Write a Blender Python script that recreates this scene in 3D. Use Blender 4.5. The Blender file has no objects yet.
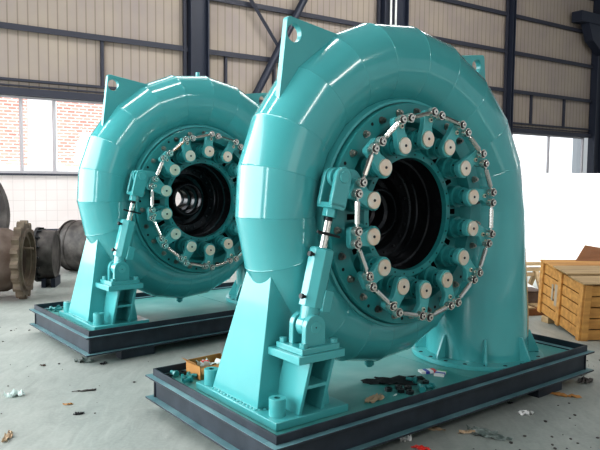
import bpy, bmesh, math, random
from mathutils import Vector, Matrix
random.seed(7)
C = bpy.context.scene.collection
PI = math.pi
R = math.radians

# ------------------------------------------------------------------ materials
def mat(name, col, rough=.5, metal=0., coat=0., noise=None, bump=None, emit=None):
    m = bpy.data.materials.new(name); m.use_nodes = True
    nt = m.node_tree; b = nt.nodes['Principled BSDF']
    b.inputs['Base Color'].default_value = (*col, 1)
    b.inputs['Roughness'].default_value = rough
    b.inputs['Metallic'].default_value = metal
    b.inputs['Coat Weight'].default_value = coat
    b.inputs['Coat Roughness'].default_value = .06
    tc = nt.nodes.new('ShaderNodeTexCoord')
    if noise:                                   # (scale, other colour, low, high[, stretch])
        n = nt.nodes.new('ShaderNodeTexNoise'); n.inputs['Scale'].default_value = noise[0]
        n.inputs['Detail'].default_value = 6
        src = tc.outputs['Object']
        if len(noise) > 4:
            mp = nt.nodes.new('ShaderNodeMapping'); mp.inputs['Scale'].default_value = noise[4]
            nt.links.new(src, mp.inputs[0]); src = mp.outputs[0]
        nt.links.new(src, n.inputs['Vector'])
        r = nt.nodes.new('ShaderNodeValToRGB')
        r.color_ramp.elements[0].position = noise[2]; r.color_ramp.elements[1].position = noise[3]
        r.color_ramp.elements[0].color = (*col, 1); r.color_ramp.elements[1].color = (*noise[1], 1)
        nt.links.new(n.outputs[0], r.inputs[0]); nt.links.new(r.outputs[0], b.inputs['Base Color'])
    if bump:                                    # (scale, strength)
        n2 = nt.nodes.new('ShaderNodeTexNoise'); n2.inputs['Scale'].default_value = bump[0]
        n2.inputs['Detail'].default_value = 4
        nt.links.new(tc.outputs['Object'], n2.inputs['Vector'])
        bp = nt.nodes.new('ShaderNodeBump'); bp.inputs['Strength'].default_value = bump[1]
        bp.inputs['Distance'].default_value = .02
        nt.links.new(n2.outputs[0], bp.inputs['Height']); nt.links.new(bp.outputs[0], b.inputs['Normal'])
    if emit:
        b.inputs['Emission Color'].default_value = (*emit[0], 1); b.inputs['Emission Strength'].default_value = emit[1]
    return m

M = {}
M['teal'] = mat('turquoise_gloss_paint', (.075, .365, .375), .17, coat=.6, noise=(2.2, (.09, .40, .405), .35, .7), bump=(3.0, .035))
M['teal_flat'] = mat('turquoise_satin_paint', (.08, .385, .395), .30, coat=.3, noise=(3, (.095, .42, .425), .35, .7))
M['teal_deep'] = mat('turquoise_machined_paint', (.025, .225, .23), .34, coat=.25, noise=(5, (.04, .285, .285), .35, .7))
M['teal_dark'] = mat('dark_teal_recess', (.005, .035, .04), .6)
M['deck'] = mat('dusty_turquoise_deck', (.05, .27, .26), .38, noise=(3.5, (.14, .36, .34), .35, .75))
M['beam'] = mat('dark_slate_painted_steel', (.016, .022, .032), .42, noise=(6, (.036, .046, .062), .4, .75))
M['ledge'] = mat('pale_slate_flange', (.10, .22, .25), .40, noise=(5, (.20, .36, .38), .35, .75))  # paler tone on the horizontal faces of the beam flanges
M['chrome'] = mat('polished_steel', (.75, .74, .70), .16, 1.)
M['steel'] = mat('bright_zinc_steel', (.88, .84, .78), .24, .9, noise=(30, (.62, .58, .52), .45, .8))
M['darksteel'] = mat('oily_dark_steel', (.06, .065, .07), .3, .8)
M['brass'] = mat('turned_bronze_silver', (.95, .76, .60), .30, .75, noise=(14, (.95, .90, .80), .4, .7), emit=None)
M['boltsteel'] = mat('greasy_bolt_steel', (.42, .40, .37), .28, .95)
M['boltdark'] = mat('blackened_bolt_steel', (.20, .20, .19), .3, .9)
M['black'] = mat('black_rubber', (.008, .008, .01), .45)
M['bore'] = mat('dark_bore_steel', (.022, .026, .030), .22, .6, noise=(9, (.05, .05, .055), .4, .8))
M['hole'] = mat('hole_shade_black', (.003, .006, .007), .8)  # near-black colour stands in for the shade inside holes and pockets
M['rust'] = mat('brown_rusted_casting', (.085, .055, .04), .75, noise=(5, (.16, .12, .10), .35, .7), bump=(12, .3))
M['rust2'] = mat('ochre_rusted_flange', (.09, .06, .04), .65, noise=(7, (.17, .13, .09), .35, .7), bump=(12, .3))
M['darkpipe'] = mat('dark_mottled_iron', (.035, .028, .026), .55, noise=(6, (.12, .105, .095), .4, .7), bump=(10, .2))
M['card'] = mat('brown_cardboard', (.42, .20, .06), .8, noise=(8, (.52, .28, .10), .4, .7))
M['paper'] = mat('white_paper', (.8, .8, .78), .7)
M['kraft'] = mat('tan_scrap_paper', (.45, .33, .22), .8)
M['redp'] = mat('red_packet', (.65, .03, .02), .4)
M['bluep'] = mat('blue_packet', (.05, .06, .40), .4)
M['greenp'] = mat('green_packet', (.04, .35, .15), .4)
M['swarf'] = mat('grey_green_swarf', (.10, .13, .12), .5, noise=(30, (.32, .36, .34), .4, .7))
M['mark'] = mat('faded_stencil', (.42, .36, .28), .8)
M['rag'] = mat('dark_oily_rag', (.012, .018, .02), .8, bump=(25, .4))
M['plastic'] = mat('clear_film', (.65, .75, .72), .25)
M['yellow'] = mat('yellow_rope', (.7, .55, .05), .7)
M['white'] = mat('white_painted_tube', (.75, .76, .74), .4)
M['column'] = mat('blue_black_column_paint', (.018, .024, .042), .5)
M['purlin'] = mat('blue_grey_purlin_paint', (.035, .038, .055), .6)
M['frame'] = mat('grey_window_frame', (.50, .48, .50), .5)
M['roof'] = mat('roof_sheet', (.16, .16, .16), .8)

def wood(name, c1, c2):
    return mat(name, c1, .75, noise=(2.0, c2, .3, .75, (1, 9, 9)), bump=(20, .25))
M['wood'] = wood('yellow_pine_board', (.66, .36, .11), (.36, .17, .05))
M['wood2'] = wood('weathered_board', (.50, .36, .20), (.28, .19, .10))
M['wood3'] = wood('dark_plywood', (.28, .12, .05), (.20, .08, .03))

def floor_mat():
    m = bpy.data.materials.new('worn_concrete'); m.use_nodes = True
    nt = m.node_tree; b = nt.nodes['Principled BSDF']; L = nt.links.new
    tc = nt.nodes.new('ShaderNodeTexCoord')
    def noise(s, d, sc=(1, 1, 1), rot=0, dist=0):
        mp = nt.nodes.new('ShaderNodeMapping'); mp.inputs['Scale'].default_value = sc; mp.inputs['Rotation'].default_value = (0, 0, rot)
        L(tc.outputs['Object'], mp.inputs[0])
        n = nt.nodes.new('ShaderNodeTexNoise'); n.inputs['Scale'].default_value = s; n.inputs['Detail'].default_value = d
        n.inputs['Distortion'].default_value = dist
        L(mp.outputs[0], n.inputs['Vector']); return n
    n1 = noise(1.1, 8); n2 = noise(9, 8, (1, .35, 1), .6, 1.5); n3 = noise(45, 4)
    r = nt.nodes.new('ShaderNodeValToRGB')
    r.color_ramp.elements[0].position = .3; r.color_ramp.elements[0].color = (.24, .26, .245, 1)
    r.color_ramp.elements[1].position = .72; r.color_ramp.elements[1].color = (.46, .485, .45, 1)
    mx = nt.nodes.new('ShaderNodeMix'); mx.data_type = 'FLOAT'; mx.inputs[0].default_value = .45
    L(n1.outputs[0], mx.inputs[2]); L(n2.outputs[0], mx.inputs[3])
    mx2 = nt.nodes.new('ShaderNodeMix'); mx2.data_type = 'FLOAT'; mx2.inputs[0].default_value = .22
    L(mx.outputs[0], mx2.inputs[2]); L(n3.outputs[0], mx2.inputs[3])
    L(mx2.outputs[0], r.inputs[0]); L(r.outputs[0], b.inputs['Base Color'])
    b.inputs['Roughness'].default_value = .5
    bp = nt.nodes.new('ShaderNodeBump'); bp.inputs['Strength'].default_value = .25; bp.inputs['Distance'].default_value = .01
    L(n2.outputs[0], bp.inputs['Height']); L(bp.outputs[0], b.inputs['Normal'])
    return m
M['floor'] = floor_mat()

def stripe_mat(name, base, dark, period, line=.12, rough=.7, grid_z=None, patch=None):
    """vertical ribs (and optional horizontal joints) along object X / Z"""
    m = bpy.data.materials.new(name); m.use_nodes = True
    nt = m.node_tree; b = nt.nodes['Principled BSDF']; L = nt.links.new
    tc = nt.nodes.new('ShaderNodeTexCoord'); sp = nt.nodes.new('ShaderNodeSeparateXYZ'); L(tc.outputs['Object'], sp.inputs[0])
    def saw(out, per, w):
        d = nt.nodes.new('ShaderNodeMath'); d.operation = 'DIVIDE'; d.inputs[1].default_value = per; L(out, d.inputs[0])
        f = nt.nodes.new('ShaderNodeMath'); f.operation = 'FRACT'; L(d.outputs[0], f.inputs[0])
        l = nt.nodes.new('ShaderNodeMath'); l.operation = 'LESS_THAN'; l.inputs[1].default_value = w; L(f.outputs[0], l.inputs[0])
        return l.outputs[0]
    o = saw(sp.outputs[0], period, line)
    if grid_z:
        o2 = saw(sp.outputs[2], grid_z, line)
        mxm = nt.nodes.new('ShaderNodeMath'); mxm.operation = 'MAXIMUM'; L(o, mxm.inputs[0]); L(o2, mxm.inputs[1]); o = mxm.outputs[0]
    n = nt.nodes.new('ShaderNodeTexNoise'); n.inputs['Scale'].default_value = .8; n.inputs['Detail'].default_value = 6
    L(tc.outputs['Object'], n.inputs['Vector'])
    r = nt.nodes.new('ShaderNodeValToRGB'); r.color_ramp.elements[0].position = .35; r.color_ramp.elements[1].position = .7
    r.color_ramp.elements[0].color = (*base, 1); r.color_ramp.elements[1].color = (*(patch or base), 1)
    L(n.outputs[0], r.inputs[0])
    mx = nt.nodes.new('ShaderNodeMix'); mx.data_type = 'RGBA'
    L(o, mx.inputs[0]); L(r.outputs[0], mx.inputs[6]); mx.inputs[7].default_value = (*dark, 1)
    L(mx.outputs[2], b.inputs['Base Color']); b.inputs['Roughness'].default_value = rough
    return m
M['cladding'] = stripe_mat('beige_ribbed_sheet', (.37, .315, .26), (.24, .20, .165), .27, .14, patch=(.31, .265, .245))
M['tile'] = stripe_mat('white_wall_tile', (.80, .72, .70), (.70, .63, .61), .30, .05, .35, grid_z=.30, patch=(.84, .78, .76))
M['plaster'] = mat('white_plaster_and_glare', (.92, .92, .92), .6)  # partition plaster; also the white of overexposed windows outside

def brick_mat():
    m = bpy.data.materials.new('red_brick'); m.use_nodes = True
    nt = m.node_tree; b = nt.nodes['Principled BSDF']; L = nt.links.new
    tc = nt.nodes.new('ShaderNodeTexCoord'); mp = nt.nodes.new('ShaderNodeMapping')
    mp.inputs['Rotation'].default_value = (R(-90), 0, 0); L(tc.outputs['Object'], mp.inputs[0])
    br = nt.nodes.new('ShaderNodeTexBrick'); L(mp.outputs[0], br.inputs['Vector'])
    br.inputs['Color1'].default_value = (.55, .20, .15, 1); br.inputs['Color2'].default_value = (.72, .36, .29, 1)
    br.inputs['Mortar'].default_value = (.85, .75, .70, 1); br.inputs['Scale'].default_value = 1.6
    br.inputs['Mortar Size'].default_value = .03; br.inputs['Brick Width'].default_value = .5; br.inputs['Row Height'].default_value = .2
    L(br.outputs[0], b.inputs['Base Color']); b.inputs['Roughness'].default_value = .9
    return m
M['brick'] = brick_mat()
def glass_mat():
    m = bpy.data.materials.new('window_glass'); m.use_nodes = True
    nt = m.node_tree; nt.nodes.clear()
    o = nt.nodes.new('ShaderNodeOutputMaterial'); t = nt.nodes.new('ShaderNodeBsdfTransparent'); g = nt.nodes.new('ShaderNodeBsdfGlossy')
    g.inputs['Roughness'].default_value = .05; t.inputs[0].default_value = (.96, .98, 1, 1)
    mx = nt.nodes.new('ShaderNodeMixShader'); mx.inputs[0].default_value = .06
    nt.links.new(t.outputs[0], mx.inputs[1]); nt.links.new(g.outputs[0], mx.inputs[2]); nt.links.new(mx.outputs[0], o.inputs[0])
    return m
M['glass'] = glass_mat()

# ------------------------------------------------------------------ mesh helpers
def bx(bm, x0, x1, y0, y1, z0, z1, T=None):
    v = [bm.verts.new(Vector(p)) for p in ((x0,y0,z0),(x1,y0,z0),(x1,y1,z0),(x0,y1,z0),(x0,y0,z1),(x1,y0,z1),(x1,y1,z1),(x0,y1,z1))]
    if T is not None:
        for q in v: q.co = T @ q.co
    fs = [bm.faces.new([v[i] for i in f]) for f in ((3,2,1,0),(4,5,6,7),(0,1,5,4),(1,2,6,5),(2,3,7,6),(3,0,4,7))]
    return v, fs
def hexa(bm, b4, t4):
    """solid from four bottom and four top corners (same winding, CCW from above)"""
    v = [bm.verts.new(Vector(p)) for p in list(b4) + list(t4)]
    return [bm.faces.new([v[i] for i in f]) for f in ((3,2,1,0),(4,5,6,7),(0,1,5,4),(1,2,6,5),(2,3,7,6),(3,0,4,7))]
def frame_of(d):
    d = Vector(d).normalized(); return d.to_track_quat('Z', 'Y').to_matrix()
def cyl(bm, p0, p1, r0, r1=None, n=20, caps=True, twist=0, mi=0):
    p0 = Vector(p0); p1 = Vector(p1); r1 = r0 if r1 is None else r1
    Q = frame_of(p1 - p0); a = []; b = []
    for i in range(n):
        t = 2*PI*i/n + twist; o = Q @ Vector((math.cos(t), math.sin(t), 0))
        a.append(bm.verts.new(p0 + o*r0)); b.append(bm.verts.new(p1 + o*r1))
    fs = []
    for i in range(n):
        j = (i+1) % n; fs.append(bm.faces.new((a[i], a[j], b[j], b[i])))
    if caps: fs.append(bm.faces.new(a[::-1])); fs.append(bm.faces.new(b))
    for f in fs: f.material_index = mi
    return a, b
def loft(bm, rings, closed=True, cap0=False, cap1=False):
    vs = [[bm.verts.new(Vector(p)) for p in r] for r in rings]
    for a, b in zip(vs, vs[1:]):
        n = len(a)
        for i in range(n if closed else n-1):
            j = (i+1) % n; bm.faces.new((a[i], a[j], b[j], b[i]))
    if cap0: bm.faces.new(vs[0][::-1])
    if cap1: bm.faces.new(vs[-1])
    return vs
def lathe_y(bm, prof, cx=0., cz=0., n=72, closed=False):
    """profile (radius, y) revolved about the local Y axis through (cx, cz)"""
    rings = [[(cx + r*math.cos(2*PI*i/n), y, cz + r*math.sin(2*PI*i/n)) for i in range(n)] for r, y in prof]
    if closed: rings.append(rings[0])
    return loft(bm, rings)
def lathe_z(bm, prof, cx=0., cy=0., n=48, closed=False):
    rings = [[(cx + r*math.cos(2*PI*i/n), cy + r*math.sin(2*PI*i/n), z) for i in range(n)] for r, z in prof]
    if closed: rings.append(rings[0])
    return loft(bm, rings)
def prism(bm, poly, y0, y1, T=None, hole=None):
    """polygon of (x,z) extruded from y0 to y1; optional circular hole (cx,cz,r)"""
    if hole is None:
        a = [bm.verts.new(Vector((x, y0, z))) for x, z in poly]; b = [bm.verts.new(Vector((x, y1, z))) for x, z in poly]
        bm.faces.new(a); bm.faces.new(b[::-1])
        for i in range(len(a)):
            j = (i+1) % len(a); bm.faces.new((a[i], b[i], b[j], a[j]))
        vs = a + b
    else:
        cx, cz, r = hole; n = 36; vs = []
        # sample the outline at the same angles as the hole
        def hit(t):
            dx, dz = math.cos(t), math.sin(t); best = 1e9
            for i in range(len(poly)):
                (x1, z1), (x2, z2) = poly[i], poly[(i+1) % len(poly)]
                ex, ez = x2-x1, z2-z1; den = dx*ez - dz*ex
                if abs(den) < 1e-9: continue
                s = ((x1-cx)*ez - (z1-cz)*ex)/den; u = ((x1-cx)*dz - (z1-cz)*dx)/den
                if s > 0 and -1e-6 <= u <= 1+1e-6: best = min(best, s)
            return best
        angs = sorted([2*PI*i/n for i in range(n)] + [math.atan2(z-cz, x-cx) % (2*PI) for x, z in poly])
        rings = []
        for y, kind in ((y0, 0), (y0, 1), (y1, 1), (y1, 0)):
            rings.append([(cx + (r if kind == 0 else hit(t))*math.cos(t), y, cz + (r if kind == 0 else hit(t))*math.sin(t)) for t in angs])
        rings.append(rings[0])
        for q in loft(bm, rings): vs += q
    if T is not None:
        for q in vs: q.co = T @ q.co
def hull_circles(cs, seg=18):
    """convex outline round a list of circles (x,z,r)"""
    pts = []
    for x, z, r in cs:
        for i in range(seg): t = 2*PI*i/seg; pts.append((x + r*math.cos(t), z + r*math.sin(t)))
    pts = sorted(set((round(a, 6), round(b, 6)) for a, b in pts))
    def half(ps):
        h = []
        for p in ps:
            while len(h) > 1 and (h[-1][0]-h[-2][0])*(p[1]-h[-2][1]) - (h[-1][1]-h[-2][1])*(p[0]-h[-2][0]) <= 0: h.pop()
            h.append(p)
        return h[:-1]
    return half(pts) + half(pts[::-1])

def obj(name, bm, m, parent=None, loc=None, smooth=32, bevel=0, rotz=None):
    bmesh.ops.remove_doubles(bm, verts=bm.verts, dist=1e-5)
    bmesh.ops.recalc_face_normals(bm, faces=bm.faces)
    if smooth:
        for f in bm.faces: f.smooth = True
        for e in bm.edges:
            if len(e.link_faces) != 2 or e.calc_face_angle(0) > R(smooth): e.smooth = False
    me = bpy.data.meshes.new(name); bm.to_mesh(me); bm.free()
    for q in (m if isinstance(m, (list, tuple)) else [m]): me.materials.append(M[q])
    o = bpy.data.objects.new(name, me); C.objects.link(o)
    if parent: o.parent = parent
    if loc is not None: o.location = loc
    if rotz is not None: o.rotation_euler[2] = rotz
    if bevel:
        b = o.modifiers.new('bevel', 'BEVEL'); b.width = bevel; b.segments = 2; b.limit_method = 'ANGLE'; b.angle_limit = R(40)
        b.harden_normals = False
    return o
def tag(o, label, cat, group=None):
    o['label'] = label; o['category'] = cat
    if group: o['group'] = group
    return o
def thing(name, label, cat, loc=(0,0,0), rotz=0, group=None):
    o = bpy.data.objects.new(name, None); C.objects.link(o); o.location = loc; o.rotation_euler = (0, 0, rotz)
    o.empty_display_size = .1
    return tag(o, label, cat, group)
def struct(o):
    o['kind'] = 'structure'; return o
KIDS = {}
def copy_tree(o, parent=None):
    c = o.copy(); C.objects.link(c)
    if parent: c.parent = parent
    for ch in list(o.children): copy_tree(ch, c)
    return c

# ------------------------------------------------------------------ turbine geometry (local: x right, y back, z up, ring axis at z = ZC)
ZC = 1.3738
YM = .385
RP, RC = .4862, .648
PHI = R(90.67)
DZ = .2384                                   # deck height
PZ = .2834                                   # base plate top
def spiral(a):
    u = a/(2*PI)
    g = .009*math.exp(-((math.degrees(a)-178)/45)**2)
    return .357 - .3516*u + .214*u*u + g, 1.022 - .0598*u - .3284*u*u + g       # section radius, centre distance

def build_turbine():
    t = thing('water_turbine', '', 'turbine')
    # ---- spiral casing: mitred shell segments
    bm = bmesh.new(); rings = []
    joints = [0, 18, 34, 51, 68, 84, 101, 117, 133, 150, 165, 180, 196, 213, 229, 246, 262, 279, 296, 315, 335]
    N = 56
    for zz, x, y, r in ((.26, 1.01, .3465, .392), (.62, 1.012, .355, .386), (1.0, 1.018, .37, .366)):
        rings.append([(x - r*math.cos(2*PI*i/N), y - r*math.sin(2*PI*i/N), zz) for i in range(N)])
    for j in joints:
        a = R(j); rho, RR = spiral(a); k = 1.006
        rings.append([((RR - rho*k*math.cos(2*PI*i/N))*math.cos(a), YM - rho*k*math.sin(2*PI*i/N), ZC + (RR - rho*k*math.cos(2*PI*i/N))*math.sin(a)) for i in range(N)])
    vs = loft(bm, rings, cap1=True)
    for ri, ring in enumerate(vs[3:-1]):
        for i in range(N):
            e = bm.edges.get((ring[i], ring[(i+1) % N]))
            if e: e.tag = True
    case = obj('spiral_casing', bm, 'teal', t, smooth=40)
    # sharp mitre joints
    bm2 = bmesh.new(); bm2.from_mesh(case.data)
    for e in bm2.edges:
        if len(e.link_faces) == 2:
            a, b = [math.degrees(math.atan2(v.co.z-ZC, v.co.x)) for v in e.verts]
            rad = [math.hypot(v.co.z-ZC, v.co.x) for v in e.verts]
            if abs(a-b) < .05 and e.calc_face_angle(0) > R(3) and (e.verts[0].co - e.verts[1].co).length < .08 and not (e.verts[0].co.z < 1.36 and e.verts[0].co.x > .6 and abs(a) < 60):
                e.smooth = False
    bm2.to_mesh(case.data); bm2.free()
    # weld beads round each joint
    bm = bmesh.new()
    for j in joints[1:-2]:
        a = R(j); rho, RR = spiral(a); rr = rho*1.006
        ring = []
        for i in range(40):
            th = 2*PI*i/40; c = Vector(((RR - rr*math.cos(th))*math.cos(a), YM - rr*math.sin(th), ZC + (RR - rr*math.cos(th))*math.sin(a)))
            no = Vector((-math.cos(th)*math.cos(a), -math.sin(th), -math.cos(th)*math.sin(a))); ta = Vector((-math.sin(a), 0, math.cos(a)))
            ring.append([c + ta*(-.007) - no*.002, c + no*.0018, c + ta*.007 - no*.002])
        loft(bm, [[ring[i][k] for i in range(40)] for k in range(3)])
    obj('weld_bead', bm, 'teal', case)
    # drain nub under the casing
    bm = bmesh.new(); a = R(262); rho, RR = spiral(a); px, pz = (RR+rho)*math.cos(a), ZC + (RR+rho)*math.sin(a)
    cyl(bm, (px, YM-.02, pz+.03), (px, YM-.02, pz-.022), .032, n=16); cyl(bm, (px, YM-.02, pz-.022), (px, YM-.02, pz-.035), .02, n=6)
    obj('drain_plug', bm, 'teal', case)
    # ---- lifting lugs
    for s in (-1, 1):
        bm = bmesh.new()
        e = .04 if s < 0 else 0
        cs = hull_circles([(-.925+e, ZC+1.145, .022), (-.996+e, ZC+.68, .006), (-.50, ZC+1.105, .006), (-.62, ZC+.86, .01)])
        prism(bm, [((x if s < 0 else -x), z) for x, z in cs], .30, .345, hole=(-.8545 if s < 0 else .8545, ZC+1.0737, .052))
        obj('lifting_lug', bm, 'teal_flat', t, bevel=.004)
    # ---- inlet flange with gussets
    bm = bmesh.new(); fx, fy = 1.0098, .3465
    lathe_z(bm, [(.37, PZ-.012), (.502, PZ-.012), (.502, DZ), (.37, DZ)], fx, fy, 64, closed=True)
    nb = 20
    for i in range(nb):
        t0 = 2*PI*(i+.5)/nb; cx, cy = fx + .462*math.cos(t0), fy + .462*math.sin(t0)
        cyl(bm, (cx, cy, PZ-.02), (cx, cy, PZ-.0105), .017, n=12, mi=1)
    fl = obj('inlet_flange', bm, ['teal_flat', 'hole'], t, bevel=.004)
    for k in range(8):
        th = R(-90 + .5 + k*45); ux, uy = math.cos(th), math.sin(th)
        T = Matrix.Translation((fx, fy, 0)) @ Matrix.Rotation(th, 4, 'Z')
        bm = bmesh.new(); prism(bm, [(.37, PZ-.012), (.475, PZ-.012), (.475, PZ+.01), (.405, PZ+.16), (.37, PZ+.16)], -.008, .008, T)
        obj('gusset', bm, 'teal_flat', fl, bevel=.002)
    # ---- stay ring
    bm = bmesh.new(); lathe_y(bm, [(.66, .19), (.728, .19), (.730, .165), (.746, .168), (.750, .185), (.758, .20), (.762, .26), (.765, .40), (.70, .62), (.66, .62)], 0, ZC, 96)
    obj('stay_ring', bm, 'teal_flat', t)
    # ---- head cover: bored plate with pockets between the vane bosses
    bm = bmesh.new(); NA = 14*12
    def P(r, y, i): th = 2*PI*i/NA + PHI; return (r*math.cos(th), y, ZC + r*math.sin(th))
    radii = [.367, .372, .375, .412, .445, .515, .575, .60, .715, .722]; ys = [.20, .157, .157, .157, .195, .20, .20, .125, .125, .132]
    grid = [[bm.verts.new(P(r, y, i)) for i in range(NA)] for r, y in zip(radii, ys)]
    outer = [bm.verts.new(P(.722, .19, i)) for i in range(NA)]; grid.append(outer)
    for k in range(len(grid)-1):
        for i in range(NA):
            j = (i+1) % NA; q = i % 12
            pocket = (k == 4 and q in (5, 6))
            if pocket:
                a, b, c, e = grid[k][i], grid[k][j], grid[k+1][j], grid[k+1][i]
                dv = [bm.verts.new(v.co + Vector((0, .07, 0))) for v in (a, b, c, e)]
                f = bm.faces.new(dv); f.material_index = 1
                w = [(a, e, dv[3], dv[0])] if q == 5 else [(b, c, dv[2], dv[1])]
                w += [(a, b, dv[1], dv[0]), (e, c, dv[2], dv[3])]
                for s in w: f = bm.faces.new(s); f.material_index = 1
            else: bm.faces.new((grid[k][i], grid[k][j], grid[k+1][j], grid[k+1][i]))
    for i in range(28):                       # tapped holes round the bore, drawn as shade-black discs
        th = PHI + 2*PI*(i+.5)/28; x, z = .393*math.cos(th), ZC + .393*math.sin(th)
        cyl(bm, (x, .165, z), (x, .1562, z), .0062, n=8, mi=1)
    for i in range(9):
        th = R(124.3 + 13.85*i*2); x, z = .683*math.cos(th), ZC + .683*math.sin(th)
        cyl(bm, (x, .165, z), (x, .1242, z), .011, n=10, mi=1)
    cov = obj('head_cover', bm, ['teal_deep', 'hole'], t, smooth=28)
    # radial webs behind the outer rim
    for k in range(26):
        th = R(117.4 + 13.85*k); x, z = .667*math.cos(th), ZC + .667*math.sin(th)
        bm = bmesh.new(); cyl(bm, (x, .125, z), (x, .119, z), .023, n=18, mi=0)
        cyl(bm, (x, .119, z), (x, .100, z), .019, n=6, twist=th, mi=0); cyl(bm, (x, .100, z), (x, .088, z), .010, n=10, mi=0)
        obj('cover_bolt', bm, 'boltsteel' if k % 3 else 'boltdark', cov, smooth=25)
    # ---- bore: stepped liner and runner hub
    bm = bmesh.new()
    lathe_y(bm, [(.3665, .19), (.3665, .30), (.352, .305), (.352, .40), (.345, .41), (.345, .46), (.335, .47), (.265, .47), (.26, .48), (.26, .56), (.225, .57), (.225, .60)], 0, ZC, 72)
    lin = obj('bore_liner', bm, 'bore', t)
    bm = bmesh.new()
    lathe_y(bm, [(.150, .43), (.160, .43), (.176, .44), (.176, .46), (.168, .47), (.185, .60), (.34, .62)], 0, ZC, 64)
    lathe_y(bm, [(.150, .43), (.146, .50), (.120, .51), (.120, .60), (.095, .61), (.095, .70), (.085, .705), (.085, .73), (.30, .74), (.30, .66)], 0, ZC, 64)
    obj('shaft_sleeve', bm, 'bore', t)
    bm = bmesh.new()
    for i in range(20):
        th = 2*PI*i/20; x, z = .30*math.cos(th), ZC + .30*math.sin(th); cyl(bm, (x, .474, z), (x, .462, z), .010, n=8)
    obj('liner_bolt_circle', bm, 'darksteel', lin)
    # ---- back cover so the machine is closed behind
    bm = bmesh.new(); lathe_y(bm, [(.14, .77), (.30, .77), (.30, .66), (.66, .60), (.66, .64), (.32, .70), (.32, .80), (.14, .80)], 0, ZC, 64)
    obj('rear_cover', bm, 'teal_flat', t)
    # ---- guide vane levers
    def pol(r, a): return r*math.cos(a), ZC + r*math.sin(a)
    for k in range(14):
        a = PHI - k*2*PI/14
        px, pz = pol(RP, a)
        e1 = pol(.653, a - R(.6)); e2 = pol(.639, a - R(6.9)); bq = pol(.606, a - R(2.0))
        bm = bmesh.new()
        tip1 = pol(.640, a - R(.8)); tip2 = pol(.630, a - R(6.0)); nk1 = pol(.58, a - R(1)); nk2 = pol(.58, a - R(4.5))
        # head, narrowing neck and broad tip
        def ring_pts():
            ua, ub = Vector((math.cos(a), math.sin(a))), Vector((-math.sin(a), math.cos(a)))
            out = []
            # half outline in (u along arm, v sideways): asymmetric, leaning to -v side at the tip
            for i in range(15):
                th = PI/2 + .5 + (PI - 1.0)*i/14; out.append((.066*math.cos(th), .066*math.sin(th)))
            # lower (−v) side towards the tip
            out += [(.055, -.047), (.075, -.043), (.098, -.050), (.120, -.072), (.128, -.086)]
            for i in range(7):
                th = -PI*.55 + PI*.55*i/6; out.append((.146 + .026*math.cos(th), -.074 + .026*math.sin(th)))
            for i in range(7):
                th = 0 + PI*.6*i/6; out.append((.160 + .026*math.cos(th), .002 + .026*math.sin(th)))
            out += [(.125, .030), (.098, .034), (.070, .040), (.050, .048)]
            return [(px + u*ua.x + v*ub.x, pz + u*ua.y + v*ub.y) for u, v in out]
        prism(bm, ring_pts(), .012, .052)
        lv = obj('guide_vane_lever', bm, 'teal_flat', t, bevel=.005, smooth=35)
        bm = bmesh.new()
        for r, y0, y1 in ((.055, .05, .21), (.064, .085, .105), (.076, .14, .21)): cyl(bm, (px, y0, pz), (px, y1, pz), r, n=28)
        for i in range(4):
            th = a + i*PI/2 + .5; ox, oz = math.cos(th), math.sin(th)
            cyl(bm, (px + .05*ox, .07, pz + .05*oz), (px + .0565*ox, .07, pz + .0565*oz), .007, n=8, mi=1)
        obj('bearing_boss', bm, ['teal_deep', 'hole'], lv)
        bm = bmesh.new()
        lathe_y(bm, [(.0005, .0015), (.008, .0015), (.010, -.001), (.049, -.001), (.052, .002), (.052, .012)], px, pz, 32)
        cyl(bm, (px, .001, pz), (px, -.003, pz), .009, n=6, mi=1)
        obj('pin_cap', bm, ['brass', 'darksteel'], lv)
        bm = bmesh.new(); cyl(bm, (bq[0], .012, bq[1]), (bq[0], .002, bq[1]), .014, n=14); cyl(bm, (bq[0], .002, bq[1]), (bq[0], -.003, bq[1]), .007, n=6, mi=1)
        obj('shear_pin', bm, ['brass', 'darksteel'], lv)
        # link rod from this lever's lower end to the next lever's first end
        a2 = a - 2*PI/14; n1 = pol(.653, a2 - R(.6)); yc = -.022
        A = Vector((e2[0], yc, e2[1])); B = Vector((n1[0], yc, n1[1])); D = (B - A).normalized()
        bm = bmesh.new(); cyl(bm, A + D*.045, B - D*.045, .0165, n=8); cyl(bm, A + D*.02, B - D*.02, .0095, n=12)
        ro = obj('link_rod', bm, 'chrome', t, smooth=25)
        for E_ in (A, B):
            bm = bmesh.new()
            cyl(bm, E_ + Vector((0, -.016, 0)), E_ + Vector((0, .016, 0)), .0295, n=22)
            cyl(bm, E_ + Vector((0, -.021, 0)), E_ + Vector((0, .034, 0)), .0175, n=18)
            cyl(bm, E_ + Vector((0, -.0165, 0)), E_ + Vector((0, -.0225, 0)), .0225, n=18, mi=1); cyl(bm, E_ + Vector((0, -.0285, 0)), E_ + Vector((0, -.0225, 0)), .0192, n=16, mi=0); cyl(bm, E_ + Vector((0, -.0295, 0)), E_ + Vector((0, -.028, 0)), .0068, n=6, mi=1)
            obj('rod_end', bm, ['steel', 'black', 'brass'], ro, smooth=25, bevel=.002)
    # ---- drive arm from the servo fork to the ring
    T_ = Vector((-.727, .055, ZC+.2385)); B_ = Vector((-.934, .055, ZC-.595)); ax = (T_ - B_).normalized()
    bm = bmesh.new()
    prism(bm, hull_circles([(T_.x, T_.z, .055), (-.60, ZC+.235, .05), (RP*math.cos(PHI+2*PI*3/14), ZC+RP*math.sin(PHI+2*PI*3/14), .04)]), .053, .085)
    obj('drive_arm', bm, 'teal_flat', t, bevel=.005)
    # ---- hydraulic cylinder
    side = Vector((0, 1, 0)); per = ax.cross(side).normalized()
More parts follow.
